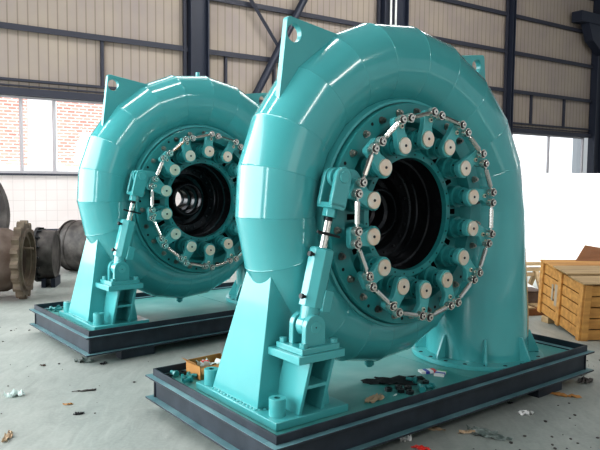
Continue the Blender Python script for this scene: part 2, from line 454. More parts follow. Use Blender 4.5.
    def Q(s, p=0, y=0): return B_ + ax*s + per*p + side*y
    bm = bmesh.new()
    cyl(bm, Q(.105), Q(.435), .074, n=8, twist=PI/8); cyl(bm, Q(.435), Q(.442), .066, n=24)
    servo = obj('servo_cylinder', bm, 'teal', t, smooth=20, bevel=.006)
    bm = bmesh.new(); X = Matrix((( per.x, 0, ax.x, B_.x), (per.y, 1, ax.y, B_.y), (per.z, 0, ax.z, B_.z), (0,0,0,1)))
    bx(bm, .02, .085, -.078, -.03, .09, .215, X) if per.x > 0 else bx(bm, -.085, -.02, -.078, -.03, .09, .215, X)
    cyl(bm, Q(.0)-side*.03, Q(.0)+side*.03, .062, n=28); cyl(bm, Q(0), Q(.12), .05, .06, n=24)
    obj('cylinder_foot', bm, 'teal', servo, bevel=.004)
    bm = bmesh.new(); cyl(bm, Q(.44), Q(.60), .0245, n=28)
    obj('piston_rod', bm, 'chrome', servo)
    bm = bmesh.new(); cyl(bm, Q(.598), Q(.625), .023, n=20)
    for s in (.603, .610, .617): cyl(bm, Q(s), Q(s+.003), .026, n=20)
    obj('rod_thread', bm, 'black', servo)
    bm = bmesh.new(); pd = per if per.x > 0 else -per
    bx(bm, -.085, .085, -.006, .006, -.007, .007, Matrix.Translation(Q(.525)-side*.028) @ Matrix(((pd.x,0,ax.x,0),(0,1,0,0),(pd.z,0,ax.z,0),(0,0,0,1))))
    bx(bm, -.03, .03, -.03, .03, -.008, .008, Matrix.Translation(Q(.525)) @ Matrix(((pd.x,0,ax.x,0),(0,1,0,0),(pd.z,0,ax.z,0),(0,0,0,1))))
    obj('feedback_clamp', bm, 'black', servo)
    for s in (.155, .395):
        bm = bmesh.new(); o = Q(s) - pd*.072 - side*.02; cyl(bm, o, o - pd*.018, .010, n=6); cyl(bm, o - pd*.016, o - pd*.034, .015, n=12)
        obj('oil_port', bm, 'black', servo)
    # fork
    bm = bmesh.new(); cyl(bm, Q(.622), Q(.675), .044, n=6); cyl(bm, Q(.675), Q(.69), .040, .05, n=20)
    XF = Matrix(((pd.x,0,ax.x,T_.x),(0,1,0,T_.y),(pd.z,0,ax.z,T_.z),(0,0,0,1)))
    for y0, y1 in ((-.066, -.036), (.036, .066)):
        out = [(-.058, -.175), (.058, -.175)] + [(.058*math.cos(PI*i/12), .058*math.sin(PI*i/12)) for i in range(13)]
        prism(bm, out, y0, y1, XF)
    bx(bm, -.052, .052, -.066, .066, -.188, -.155, XF)
    fk = obj('rod_fork', bm, 'teal', servo, bevel=.006)
    bm = bmesh.new(); cyl(bm, T_ - side*.073, T_ + side*.073, .034, n=26)
    obj('fork_pin', bm, 'teal_flat', fk, bevel=.003)
    # ---- servo pedestal with clevis
    bm = bmesh.new(); zt = ZC - .734
    bx(bm, -1.075, -.745, -.056, .24, zt-.045, zt)
    y0b, y0t = .02, -.03
    def plate(xb0, xb1, xt0, xt1, yb0, yt0, yb1, yt1):
        hexa(bm, [(xb0, yb0, PZ), (xb1, yb0, PZ), (xb1, yb1, PZ), (xb0, yb1, PZ)], [(xt0, yt0, zt-.045), (xt1, yt0, zt-.045), (xt1, yt1, zt-.045), (xt0, yt1, zt-.045)])
    plate(-1.015, -.993, -.975, -.953, y0b, y0t, .26, .21)          # left cheek
    plate(-.855, -.833, -.815, -.793, y0b, y0t, .26, .21)           # right cheek
    plate(-1.0, -.84, -.96, -.80, .19, .16, .21, .18)               # back web
    bx(bm, -.99, -.82, -.002, .20, ZC-.945, ZC-.925)                # shelf
    prism(bm, [(-.835, PZ), (-.745, PZ), (-.752, PZ+.05), (-.80, ZC-.79), (-.815, ZC-.79)], .07, .09)
    ped = obj('servo_pedestal', bm, 'teal_flat', t, bevel=.003)
    bm = bmesh.new(); bx(bm, -1.045, -.775, -.045, .20, zt, zt+.035)
    for ya, yb in ((-.022, .016), (.094, .132)):
        out = [(.070, -.105), (-.070, -.105)]; cxp = B_.x
        arc = [(cxp + .070*math.cos(PI*i/14), B_.z + .070*math.sin(PI*i/14)) for i in range(15)]
        prism(bm, [(cxp-.072, zt+.034), (cxp+.072, zt+.034)] + arc, ya, yb)
    cl = obj('clevis_bracket', bm, 'teal', ped, bevel=.004)
    bm = bmesh.new(); cyl(bm, (B_.x, -.026, B_.z), (B_.x, .138, B_.z), .034, n=28); cyl(bm, (B_.x, -.0275, B_.z), (B_.x, -.025, B_.z), .005, n=8, mi=1)
    obj('clevis_pin', bm, ['teal_flat', 'hole'], cl, bevel=.003)
    for x, y in ((-1.015, -.015), (-.80, -.018), (-1.015, .17), (-.80, .17)):
        bm = bmesh.new(); cyl(bm, (x, y, zt+.034), (x, y, zt+.060), .024, n=6)
        obj('bracket_bolt', bm, 'teal_flat', cl, bevel=.003)
    # ---- base plate under leg and pedestal
    bm = bmesh.new(); bx(bm, -1.184, -.66, 0.0, .89, DZ, PZ)
    bp = obj('base_plate', bm, 'teal_flat', t, bevel=.004)
    for x, y in ((-1.105, .10), (-1.125, .79), (-.73, .79)):
        bm = bmesh.new()
        lathe_z(bm, [(.018, PZ+.06), (.018, PZ+.1), (.048, PZ+.1), (.048, PZ), (.018, PZ)], x, y, 28)
        lathe_z(bm, [(.018, PZ+.02), (.018, PZ+.1)], x, y, 28)
        cyl(bm, (x, y, PZ+.02), (x, y, PZ+.06), .0178, n=20, mi=1)
        obj('dowel_sleeve', bm, ['teal_flat', 'hole'], bp, bevel=.002)
    # ---- support leg, tapering, cut to the shell (its top runs inside the casing)
    bm = bmesh.new()
    zb, zt2 = PZ, ZC-.16
    f = (zt2 - zb)/(ZC-.30-zb)
    def lerp(a, b): return a + (b-a)*f
    hexa(bm, [(-1.155, .225, zb), (-.72, .225, zb), (-.72, .73, zb), (-1.155, .73, zb)],
         [(lerp(-1.155, -1.035), lerp(.225, .262), zt2), (-.84, lerp(.225, .262), zt2), (-.84, lerp(.73, .51), zt2), (lerp(-1.155, -1.035), lerp(.73, .51), zt2)])
    obj('support_leg', bm, 'teal_flat', t, bevel=.004)
    bm = bmesh.new()                                          # weld seams at the foot
    for (x0, y0), (x1, y1) in (((-1.158, .225), (-1.158, .73)), ((-1.155, .22), (-.72, .22))):
        n = 14
        for i in range(n):
            u = (i+.5)/n; x, y = x0+(x1-x0)*u, y0+(y1-y0)*u
            bmesh.ops.create_icosphere(bm, subdivisions=1, radius=.011, matrix=Matrix.Translation((x, y, PZ+.002)) @ Matrix.Diagonal((1.2, 1.6, .7, 1)))
    obj('weld_seam', bm, 'teal', bp)
    return t

def build_skid():
    s = thing('steel_skid', '', 'skid frame')
    x0, x1, y0, y1 = -1.298, 1.7655, -.161, 1.288
    zr, zb = .2945, .085; zl = .247
    # four edge beams: I-section with an upstand rim
    def beam(p, q, out, e2, ext=0.04):
        """beam along p->q, outward normal out"""
        bm = bmesh.new(); p = Vector((*p, 0)); q = Vector((*q, 0)); d = (q-p); L = d.length; d.normalize(); o = Vector((*out, 0))
        T = Matrix(((d.x, o.x, 0, p.x), (d.y, o.y, 0, p.y), (0, 0, 1, 0), (0, 0, 0, 1)))
        _, fs = bx(bm, -.0 if e2 > 0 else .0125, L if e2 > 0 else L-.0125, -.012, 0, zl, zr, T)                         # rim
        _, f1 = bx(bm, -e2, L+e2, -.07, ext, zl-.012, zl, T)              # top flange
        bx(bm, 0, L, -.020, -.008, zb+.012, zl-.012, T)                       # web
        _, f2 = bx(bm, -e2, L+e2, -.07, ext, zb, zb+.012, T)              # bottom flange
        bm.normal_update()
        for f in f1 + f2:
            if abs(f.normal.z) > .5 : f.material_index = 1
        return obj('edge_beam', bm, ['beam', 'ledge'], s, bevel=.0015)
    beam((x0, y0), (x1, y0), (0, -1), .04); beam((x0, y1), (x1, y1), (0, 1), .04); beam((x0, y0), (x0, y1), (-1, 0), -.0705); beam((x1, y0), (x1, y1), (1, 0), -.0705)
    for xx in (-.4, .45, 1.2):
        bm = bmesh.new(); bx(bm, xx-.04, xx+.04, y0+.075, y1-.075, zb, zb+.012); bx(bm, xx-.006, xx+.006, y0+.075, y1-.075, zb+.012, .226)
        obj('cross_beam', bm, 'beam', s)
    for xa, xb in ((x0+.013, .452), (.458, x1-.013)):
        bm = bmesh.new(); bx(bm, xa, xb, y0+.013, y1-.013, .2325, DZ-.0005)
        obj('deck_plate', bm, 'deck', s)
    return s

def packer_blocks(x, y, th, group, place):
    out = []
    for lx, ly in ((-.85, -.10), (1.25, -.10), (-.85, 1.22), (1.25, 1.22)):
        bm = bmesh.new(); bx(bm, -.16, .16, -.06, .06, 0, .0745); bx(bm, -.16, .16, -.06, .06, .076, .0845)
        o = obj('packing_block', bm, 'beam', None, bevel=.003)
        c, sn = math.cos(th), math.sin(th)
        o.location = (x + c*lx - sn*ly, y + sn*lx + c*ly, 0); o.rotation_euler[2] = th
        w = ('front left', 'front right', 'rear left', 'rear right')[len(out)]
        tag(o, 'dark steel packing block under the %s corner of the %s skid' % (w, place), 'block', group); out.append(o)

T1 = (.8168, 4.0907, .6607); T2 = (-.8838, 6.3009, .693)
tb = build_turbine(); tb.location = (T1[0], T1[1], 0); tb.rotation_euler[2] = T1[2]
tb['label'] = 'larger nearer turquoise spiral-cased water turbine on the front skid'
tb2 = copy_tree(tb); tb2.location = (T2[0], T2[1], 0); tb2.rotation_euler[2] = T2[2]
tb2['label'] = 'smaller-looking turquoise spiral-cased water turbine standing behind on the left skid'
for o in (tb, tb2): o['group'] = 'turquoise water turbines'
bm = bmesh.new(); cyl(bm, (0, .801, ZC), (0, .83, ZC), .18, n=32); obj('added_bore_blocker', bm, 'darksteel', tb)  # added disc, blocks the bright view through the front turbine's bore
bm = bmesh.new(); rho, RR = spiral(R(86)); px, pz = (RR+rho)*math.cos(R(86)), ZC + (RR+rho)*math.sin(R(86))
cyl(bm, (px, YM, pz-.02), (px, YM, pz+.03), .022, n=12); obj('vent_plug', bm, 'teal', tb2)
sk = build_skid(); sk.location = (T1[0], T1[1], 0); sk.rotation_euler[2] = T1[2]
sk['label'] = 'dark slate steel skid frame with turquoise deck carrying the nearer turbine'
sk2 = copy_tree(sk); sk2.location = (T2[0], T2[1], 0); sk2.rotation_euler[2] = T2[2]
sk2['label'] = 'dark slate steel skid frame carrying the turbine at the rear left'
for o in (sk, sk2): o['group'] = 'steel skids under the turbines'
packer_blocks(*T1, 'blocks under the skids', 'nearer'); packer_blocks(*T2, 'blocks under the skids', 'farther')

def W(k, x, y, z=0.):
    X, Y, th = (T1, T2)[k-1]; c, s = math.cos(th), math.sin(th)
    return (X + c*x - s*y, Y + s*x + c*y, z)

# ------------------------------------------------------------------ things lying on the skids
def nut_mesh(r=.022, h=.02):
    bm = bmesh.new(); n = 6
    lathe_z(bm, [(r*.5, 0), (r, 0), (r, h), (r*.5, h)], 0, 0, 6, closed=True); return bm
def bolt_mesh(r=.016, L=.07):
    bm = bmesh.new(); cyl(bm, (0, 0, 0), (.016, 0, 0), r*1.5, n=6); cyl(bm, (.016, 0, 0), (L, 0, 0), r*.8, n=12); return bm
nutA = nut_mesh(); boltA = bolt_mesh()
protoN = obj('hex_nut', nutA, 'darksteel', None); protoB = obj('hex_bolt', boltA, 'teal_deep', None)
def place(proto, k, x, y, z, rot, label, cat, group, first, scale=1):
    o = proto if first else proto.copy()
    if not first: C.objects.link(o)
    o.location = W(k, x, y, z); o.rotation_euler = rot; o.scale = (scale,)*3; tag(o, label, cat, group)
spN = [(-.208, .115), (-.125, .105), (-.16, .05), (-.137, -.005), (-.085, .06), (.10, .07)]
for i, (x, y) in enumerate(spN):
    place(protoN, 1, x, y, DZ, (0, 0, i*.7), 'dark steel nut lying loose by the oily rag on the front skid deck', 'nut', 'loose nuts beside the oily rag', i == 0, 1.15)
spB = [(-.035, .018), (-.075, -.055), (.05, .11), (.05, -.03)]
for i, (x, y) in enumerate(spB):
    place(protoB, 1, x, y, DZ+.0242, (0, 0, i*1.3), 'short turquoise bolt lying near the oily rag on the front skid deck', 'bolt', 'loose bolts beside the oily rag', i == 0)
for i, (x, y) in enumerate([(-1.19, 1.08), (-1.18, 1.17), (-1.15, 1.02), (-1.13, 1.11)]):
    place(protoB, 1, x, y, DZ+.0242, (0, 0, .4+i*1.9), 'turquoise bolt lying in the rear left corner of the front skid', 'bolt', 'loose bolts in the corner of the front skid', False, 1.0)
for i, (x, y) in enumerate([(-1.12, 1.20), (-1.23, 1.20)]):
    place(protoN, 1, x, y, DZ, (0, 0, i), 'steel nut lying in the rear left corner of the front skid', 'nut', 'loose nuts in the corner of the front skid', False, 1.2)
for i, (x, y) in enumerate([(-1.16, 1.09), (-1.10, 1.16), (-1.0, 1.10), (-.98, 1.18), (-1.18, 1.16)]):
    place(protoB, 2, x, y, DZ+.0242, (0, 0, .4+i*1.4), 'turquoise bolt lying in the corner of the rear skid', 'bolt', 'loose bolts in the corner of the rear skid', False, 1.0)

# cardboard box with bags of fittings
cb = thing('cardboard_box', 'torn brown cardboard box of bagged fittings behind the front turbine leg', 'box', W(1, -.955, 1.12, DZ), T1[2]+.06)
bm = bmesh.new(); bx(bm, -.13, .16, -.09, .09, 0, .004)
bx(bm, -.13, -.126, -.09, .09, .0042, .095); bx(bm, .156, .16, -.09, .09, .004, .09); bx(bm, -.126, .156, .086, .09, .004, .10); bx(bm, -.126, .156, -.09, -.086, .004, .085)
obj('box_wall', bm, 'card', cb)
bm = bmesh.new(); hexa(bm, [(-.13, -.09, .09), (-.127, -.09, .09), (-.127, .09, .09), (-.13, .09, .09)], [(-.17, -.085, .125), (-.167, -.085, .125), (-.167, .085, .125), (-.17, .085, .125)]); obj('flap', bm, 'card', cb)
bm = bmesh.new(); hexa(bm, [(-.13, -.0925, .083), (.05, -.0925, .083), (.05, -.0905, .083), (-.13, -.0905, .083)], [(-.15, -.15, .055), (.03, -.15, .055), (.03, -.148, .057), (-.15, -.148, .057)]); obj('flap', bm, 'card', cb)
def crumple(sx, sy, h, n=10, seed=1):
    rnd = random.Random(seed); bm = bmesh.new()
    vs = [[bm.verts.new(((i/n-.5)*sx*(1+rnd.uniform(-.1, .1)), (j/n-.5)*sy*(1+rnd.uniform(-.1, .1)), .0015+rnd.random()**2*h)) for j in range(n+1)] for i in range(n+1)]
    for i in range(n):
        for j in range(n):
            u, v = (i+.5)/n-.5, (j+.5)/n-.5
            if abs(u)+abs(v) > .62+rnd.uniform(-.14, .14): continue
            bm.faces.new((vs[i][j], vs[i+1][j], vs[i+1][j+1], vs[i][j+1]))
    bmesh.ops.delete(bm, geom=[v for v in bm.verts if not v.link_faces], context='VERTS')
    return bm
def litter(name, label, cat, loc, sx, sy, h, m, seed, rot=0, smooth=60, group=None):
    o = obj(name, crumple(sx, sy, h, 8, seed), m, None, loc=loc, smooth=smooth); o.rotation_euler[2] = rot
    s = o.modifiers.new('thickness', 'SOLIDIFY'); s.thickness = .0012; s.offset = 1
    return tag(o, label, cat, group)
def at(p, x, y, z):
    c, s = math.cos(p.rotation_euler[2]), math.sin(p.rotation_euler[2]); return (p.location.x + c*x - s*y, p.location.y + s*x + c*y, p.location.z + z)
litter('plastic_bag', 'crumpled clear plastic bag inside the torn cardboard box', 'bag', at(cb, .0, .0, .045), .20, .13, .06, 'plastic', 3)
litter('red_packet', 'small red packet on top of the bags in the cardboard box', 'packet', at(cb, -.03, 0, .088), .06, .05, .012, 'redp', 5)
litter('oily_rag', 'dark oily rag spread on the front skid deck', 'rag', W(1, -.05, .225, DZ), .44, .17, .026, 'rag', 8, T1[2]-.53)
litter('paper_scrap', 'grey torn glove-like scrap on the front skid deck beside the base plate', 'scrap', W(1, -.395, .06, DZ), .22, .09, .02, 'kraft', 9, T1[2]+.3)
litter('paper_scrap', 'tiny white scrap beside the front edge of the front skid deck', 'scrap', W(1, -.235, .03, DZ), .05, .014, .006, 'paper', 10, 1)
def packet(x, y, rot, cols, label):
    t = thing('small_packet', label, 'packet', W(1, x, y, DZ), rot); n = len(cols)
    for i, c in enumerate(cols):
        bm = bmesh.new(); bx(bm, (i/n-.5)*.12, ((i+1)/n-.5)*.12, -.034, .034, 0, .016); obj('printed_panel', bm, c, t)
packet(.31, .235, T1[2]-.4, ['paper', 'bluep', 'paper', 'redp'], 'white, blue and red striped packet on the front skid deck')
packet(.345, .15, T1[2]+.5, ['paper', 'bluep', 'paper', 'greenp'], 'white, blue and green packet nearest the edge of the front skid deck')

# ------------------------------------------------------------------ floor litter
lit = [((-2.074, 4.571), .14, .07, .05, 'plastic', 'crumpled clear plastic wrapper on the floor at the far left', .5),
       ((-1.621, 4.407), .07, .03, .012, 'card', 'small orange scrap on open floor left of the front skid', .2),
       ((-1.60, 4.69), .17, .03, .012, 'darkpipe', 'thin dark twisted strip on the floor between the two skids', .3),
       ((-1.482, 4.22), .07, .03, .02, 'black', 'black scrap on the floor left of the front skid corner', .3),
       ((-1.78, 3.83), .17, .05, .02, 'kraft', 'torn paper strip on the floor at the lower left', 1.8),
       ((-2.162, 5.319), .05, .03, .02, 'rust', 'small rust coloured chip on the floor before the rear skid', .4),
       ((-1.855, 5.46), .16, .10, .04, 'swarf', 'tangle of green swarf on the floor at the corner of the rear skid', .4),
       ((-1.675, 5.39), .06, .04, .02, 'black', 'black scrap beside the green swarf at the rear skid corner', .4),
       ((.66, 3.83), .07, .05, .05, 'paper', 'crumpled white paper on the floor below the front skid beam', .2),
       ((.735, 3.715), .12, .035, .02, 'redp', 'red strip of packaging on the floor below the front skid beam', -.4),
       ((1.20, 3.93), .30, .12, .03, 'swarf', 'grey green swarf heap on the floor in front of the front skid', -.7),
       ((1.07, 3.97), .12, .04, .015, 'kraft', 'tan cardboard strip beside the swarf in front of the front skid', .2),
       ((1.561, 4.30), .12, .06, .03, 'paper', 'small white scrap on the floor below the right packing block', .1),
       ((1.98, 4.69), .24, .06, .02, 'card', 'tan cardboard sliver on the floor by the right end of the front skid', -.5),
       ((2.29, 5.02), .15, .08, .04, 'darkpipe', 'dark rag scrap on the floor at the right end of the front skid', .3),
       ((2.33, 5.22), .20, .07, .03, 'darkpipe', 'dark crumpled strip on the floor near the crate', .6),
       ((.87, 4.02), .15, .05, .02, 'kraft', 'dark tan strip on the floor at the foot of the front skid beam', -.4),
       ((1.53, 4.52), .05, .03, .01, 'black', 'black crumb on the floor right of the tan strip', .3)]
for i, (p, sx, sy, h, m, lab, rot) in enumerate(lit):
    litter('floor_scrap', lab, 'scrap', (p[0], p[1], 0), sx, sy, h, m, 20+i, rot, 50)
bm = bmesh.new(); rnd = random.Random(5)
for i in range(260):
    u = rnd.random()
    if u < .75: x, y = rnd.uniform(.7, 3.4), rnd.uniform(3.5, 6.2)
    else: x, y = rnd.uniform(-3.2, -1.2), rnd.uniform(3.7, 7.5)
    if -1.45 < (x-T1[0])*math.cos(T1[2]) + (y-T1[1])*math.sin(T1[2]) < 1.9 and -.3 < -(x-T1[0])*math.sin(T1[2]) + (y-T1[1])*math.cos(T1[2]) < 1.4: continue
    if -1.45 < (x-T2[0])*math.cos(T2[2]) + (y-T2[1])*math.sin(T2[2]) < 1.9 and -.3 < -(x-T2[0])*math.sin(T2[2]) + (y-T2[1])*math.cos(T2[2]) < 1.4: continue
    s = rnd.uniform(.004, .013)
    bmesh.ops.create_icosphere(bm, subdivisions=1, radius=s, matrix=Matrix.Translation((x, y, s*.3)) @ Matrix.Diagonal((1, rnd.uniform(.5, 1.6), .5, 1)))
o = obj('floor_grit', bm, 'darkpipe', None); o['kind'] = 'stuff'; tag(o, 'fine dark crumbs and grit scattered over the concrete floor', 'grit')

# ------------------------------------------------------------------ wooden crate at right
cr = thing('wooden_crate', 'yellow pine slatted crate, one end propped up, at the right edge', 'crate', (2.83, 6.36, 0), R(3))
tilt = R(6); CL, CW, CH = .98, 1.0, .575
def crate_part(name, fn, m='wood', bev=.003):
    bm = bmesh.new(); fn(bm)
    for v in bm.verts: v.co = Matrix.Rotation(tilt, 3, 'X') @ v.co
    return obj(name, bm, m, cr, bevel=bev)
nb = 5; hb = CH/nb
for i in range(nb):
    z0, z1 = i*hb+.006, (i+1)*hb-.006
    crate_part('side_board', lambda b: bx(b, 0, .02, .02, CL-.02, z0, z1))
    crate_part('side_board', lambda b: bx(b, .02, CW, 0, .02, z0, z1))
crate_part('side_board', lambda b: bx(b, CW-.02, CW, .02, CL, 0, CH)); crate_part('side_board', lambda b: bx(b, 0, CW, CL-.02, CL, 0, CH))
crate_part('floor_board', lambda b: bx(b, .02, CW-.02, .02, CL-.02, 0, .03), 'wood2')
for y in (-.012, CL*.47, CL-.06): crate_part('corner_batten', lambda b: bx(b, -.022, 0, y, y+.07, -.004, CH+.01), 'wood')
crate_part('corner_batten', lambda b: bx(b, -.0, .07, -.022, 0, 0, CH+.005), 'wood')
for k, (y0, y1, z, m, x0) in enumerate(((-.03, .30, CH+.012, 'wood2', -.03), (.28, .62, CH+.034, 'wood2', -.05), (.58, 1.0, CH+.012, 'wood', -.03))):
    crate_part('lid_board', lambda b: bx(b, x0, CW+.05, y0, y1, z, z+.018), m)
bm = bmesh.new(); bx(bm, -.028, -.0225, .55, .62, .18, .42); bx(bm, -.028, -.0225, .66, .70, .22, .40)
for v in bm.verts: v.co = Matrix.Rotation(tilt, 3, 'X') @ (v.co + Vector((.02, 0, 0)))
obj('shipping_mark', bm, 'mark', cr)
bm = bmesh.new(); hexa(bm, [(-.0, 0, 0), (.62, -.05, 0), (.62, -.03, 0), (.0, .02, 0)], [(.16, .12, .15), (.62, .1, .08), (.62, .12, .09), (.16, .14, .16)])
o = obj('plywood_offcut', bm, 'wood3', None, loc=(3.02, 6.95, .735), rotz=.05); tag(o, 'reddish brown plywood offcut leaning on top of the crate', 'board')
bm = bmesh.new(); bx(bm, -.09, .09, -.06, .06, 0, .075); o = obj('wood_block', bm, 'wood2', None, loc=(2.87, 7.20, 0), bevel=.006, rotz=.3); tag(o, 'short wooden block propping the far end of the crate', 'block')

# junk between the inlet pipe and the crate
pl = thing('wooden_pallet', 'low weathered pallet on the floor between turbine pipe and crate', 'pallet', (2.75, 8.05, 0), .2)
for i in range(3): bm = bmesh.new(); bx(bm, -.6, .6, -.5+i*.45, -.4+i*.45, 0, .08); obj('runner', bm, 'wood3', pl)
for i in range(6): bm = bmesh.new(); bx(bm, -.6+i*.21, -.47+i*.21, -.52, .52, .081, .10); obj('deck_slat', bm, 'wood2', pl)
bm = bmesh.new(); bx(bm, -.16, .16, -.14, .14, 0, .13); bx(bm, -.17, .17, -.15, .15, .1305, .15)
o = obj('dark_box', bm, 'rust', None, loc=(2.84, 7.95, .10), bevel=.01, rotz=.2); tag(o, 'dark brown box standing on the low pallet', 'box')
for i, (dx, z) in enumerate(((0, .0), (.02, .09))):
    bm = bmesh.new(); cyl(bm, (2.72+i*.16, 9.46, .345), (3.20+i*.16, 8.76, .034), .032, n=16)
    o = obj('white_tube', bm, 'white', None); tag(o, ('left', 'right')[i] + ' one of two white tubes leaning on the trestle behind the crate', 'tube', 'white tubes behind the crate')
tr = thing('timber_trestle', 'low weathered timber trestle on the floor behind the crate', 'trestle', (3.1, 9.5, 0), .1)
for x in (-.45, .45):
    bm = bmesh.new(); hexa(bm, [(x-.03, -.22, 0), (x+.03, -.22, 0), (x+.03, -.16, 0), (x-.03, -.16, 0)], [(x-.03, -.03, .26), (x+.03, -.03, .26), (x+.03, .03, .26), (x-.03, .03, .26)]); obj('trestle_leg', bm, 'wood2', tr)
    bm = bmesh.new(); hexa(bm, [(x-.03, .16, 0), (x+.03, .16, 0), (x+.03, .22, 0), (x-.03, .22, 0)], [(x-.03, -.03, .26), (x+.03, -.03, .26), (x+.03, .03, .26), (x-.03, .03, .26)]); obj('trestle_leg', bm, 'wood2', tr)
for z in (.18, .34, .26): bm = bmesh.new(); bx(bm, -.6, .6, -.035, .035, z+.001, z+.05); obj('rail', bm, 'wood2', tr)

# ------------------------------------------------------------------ rusty castings at left
def lathe_x(bm, prof, n=48, closed=False):
    rings = [[(x, r*math.cos(2*PI*i/n), r*math.sin(2*PI*i/n)) for i in range(n)] for x, r in prof]
    if closed: rings.append(rings[0])
    return loft(bm, rings)
fp = thing('rusty_flanged_pipe', 'rusty brown pipe casting with slotted flange at the left edge', 'pipe', (-3.565, 8.32, .515), R(10))
bm = bmesh.new(); lathe_x(bm, [(-1.3, .30), (-1.3, .46), (-.62, .46), (-.60, .43), (-.24, .41), (-.14, .36), (-.08, .35), (-.08, .30)], closed=True); obj('pipe_body', bm, 'rust', fp)
bm = bmesh.new(); n = 72; rg = []
for x, rr in ((-.085, .34), (-.085, 1), (.005, 1), (.005, .41), (.03, .40), (.03, .36), (-.02, .355), (-.02, .30), (-.085, .30)):
    rg.append([(x, (rr if rr != 1 else (.512 if (i % 4) < 2 else .462))*math.cos(2*PI*i/n), (rr if rr != 1 else (.512 if (i % 4) < 2 else .462))*math.sin(2*PI*i/n)) for i in range(n)])
rg.append(rg[0]); loft(bm, rg); obj('slotted_flange', bm, 'rust2', fp, smooth=25)
bm = bmesh.new(); cyl(bm, (-.1, -.25, .17), (.14, -.25, .17), .016, n=10); cyl(bm, (.005, -.25, .17), (.03, -.25, .17), .03, n=6); obj('stud', bm, 'rust2', fp)
dr = thing('dark_flanged_drum', 'dark mottled iron drum with bolted flange beside the rusty pipe', 'drum', (-3.77, 9.33, .46), R(10))
bm = bmesh.new(); lathe_x(bm, [(-.0, .30), (-.0, .365), (.20, .35), (.20, .29), (.02, .28)], closed=True); lathe_x(bm, [(.185, .001), (.185, .29), (.19, .29), (.19, .001)]); obj('drum_body', bm, 'darkpipe', dr)
bm = bmesh.new(); lathe_x(bm, [(-.07, .27), (-.07, .40), (-.03, .40), (-.03, .37), (-.0, .37), (-.0, .27)], closed=True); obj('bolted_flange', bm, 'black', dr)
for k in range(16):
    th = 2*PI*k/16; bm = bmesh.new(); cyl(bm, (-.03, .385*math.cos(th), .385*math.sin(th)), (.03, .385*math.cos(th), .385*math.sin(th)), .014, n=6); obj('flange_bolt', bm, 'darksteel', dr)
for x in (.05, .18): bm = bmesh.new(); bx(bm, x-.03, x+.03, -.2, .2, -.46, -.33); obj('timber_chock', bm, 'column', dr)
tk = thing('dark_domed_vessel', 'dark grey domed steel vessel lying behind the rear turbine leg', 'tank', (-3.80, 10.9, .43), R(-18))
bm = bmesh.new(); prof = [(-.40 + .40*(1-math.cos(PI/2*i/10)), .001 + .425*math.sin(PI/2*i/10)) for i in range(11)] + [(.5, .43), (.5, .40), (.52, .001)]
lathe_x(bm, prof); obj('vessel_shell', bm, 'darkpipe', tk)
for x in (-.12, .02): bm = bmesh.new(); lathe_x(bm, [(x, .40), (x, .434), (x+.02, .434), (x+.02, .40)], closed=True); obj('seam_band', bm, 'darkpipe', tk)
bm = bmesh.new()
rg = [[(r*math.cos(2*PI*i/64), y, r*math.sin(2*PI*i/64)) for i in range(64)] for r, y in ((.45, -.10), (.5, -.12), (.78, -.06), (.82, -.12), (1.0, -.12), (1.0, .12), (.45, .12))]; rg.append(rg[0]); loft(bm, rg)
o = obj('rusty_ring_casting', bm, 'darkpipe', None, loc=(-5.45, 9.6, 1.0), rotz=R(12)); tag(o, 'large dark rusted ring casting standing upright at the far left edge', 'ring')
bm = bmesh.new(); bx(bm, -.4, .4, -.05, .05, .0, .07); bx(bm, -.4, .4, -.05, .05, .46, .52); bx(bm, -.36, -.29, -.04, .04, .07, .46); bx(bm, .29, .36, -.04, .04, .07, .46)
o = obj('dark_steel_bench', bm, 'column', None, loc=(-5.0, 13.2, 0), rotz=.25); tag(o, 'low dark steel frame behind the iron drum', 'bench')

# ------------------------------------------------------------------ building
bm = bmesh.new(); bx(bm, -16, 28, -8, 42, -.1, 0); o = obj('floor', bm, 'floor'); struct(o)
WA = math.atan2(.5553, .8317)
NRM = Vector((-.508, .762, 0)); base = NRM/NRM.length*(18/NRM.length)          # foot of the wall plane
wall = bpy.data.objects.new('wall_back', None)
WO = Matrix.Translation(base) @ Matrix.Rotation(WA, 4, 'Z')                     # x along the wall (s), y outward, z up
def wobj(name, bm, m, parent=None, bevel=0):
    o = obj(name, bm, m, parent, bevel=bevel, smooth=0)
    if parent is None: o.matrix_world = WO; struct(o)
    return o
S0, S1 = -8., 33.5
bm = bmesh.new(); bx(bm, S0, S1, 0, .2, 3.9, 11.5); wall_top = wobj('wall_back', bm, 'cladding')
bm = bmesh.new(); bx(bm, S0, S1, -.0, .22, 0, 1.62); dado = wobj('wall_back_lower', bm, 'tile')
bm = bmesh.new(); bx(bm, S0, S1, -.10, .24, 1.622, 1.68); wobj('trim_1', bm, 'purlin')
n = 2
def trim(bm, m='purlin'):
    global n; o = wobj('trim_%d' % n, bm, m); n += 1; return o
for z, h, dpt in ((5.75, .14, .16), (7.50, .14, .16), (9.16, .14, .16), (10.9, .14, .16)):
    bm = bmesh.new(); bx(bm, S0, S1, -dpt, -.002, z-h/2, z+h/2); bx(bm, S0, S1, -dpt-.02, -dpt, z-h/2-.03, z-h/2+.03); trim(bm)
bm = bmesh.new(); bx(bm, S0, S1, -.20, -.002, 3.86, 4.06); trim(bm)
bm = bmesh.new(); bx(bm, S0, S1, -.13, -.002, 4.26, 4.33); bx(bm, S0, S1, -.08, -.002, 4.12, 4.16); trim(bm)
for s in (.7, 2.2, 5.86, 10.0, 11.9, 14.2, 20.3, 22.6, 26.24, 28.83):
    bm = bmesh.new(); bx(bm, s-.04, s+.04, -.12, -.002, 4.33, 5.68); trim(bm)
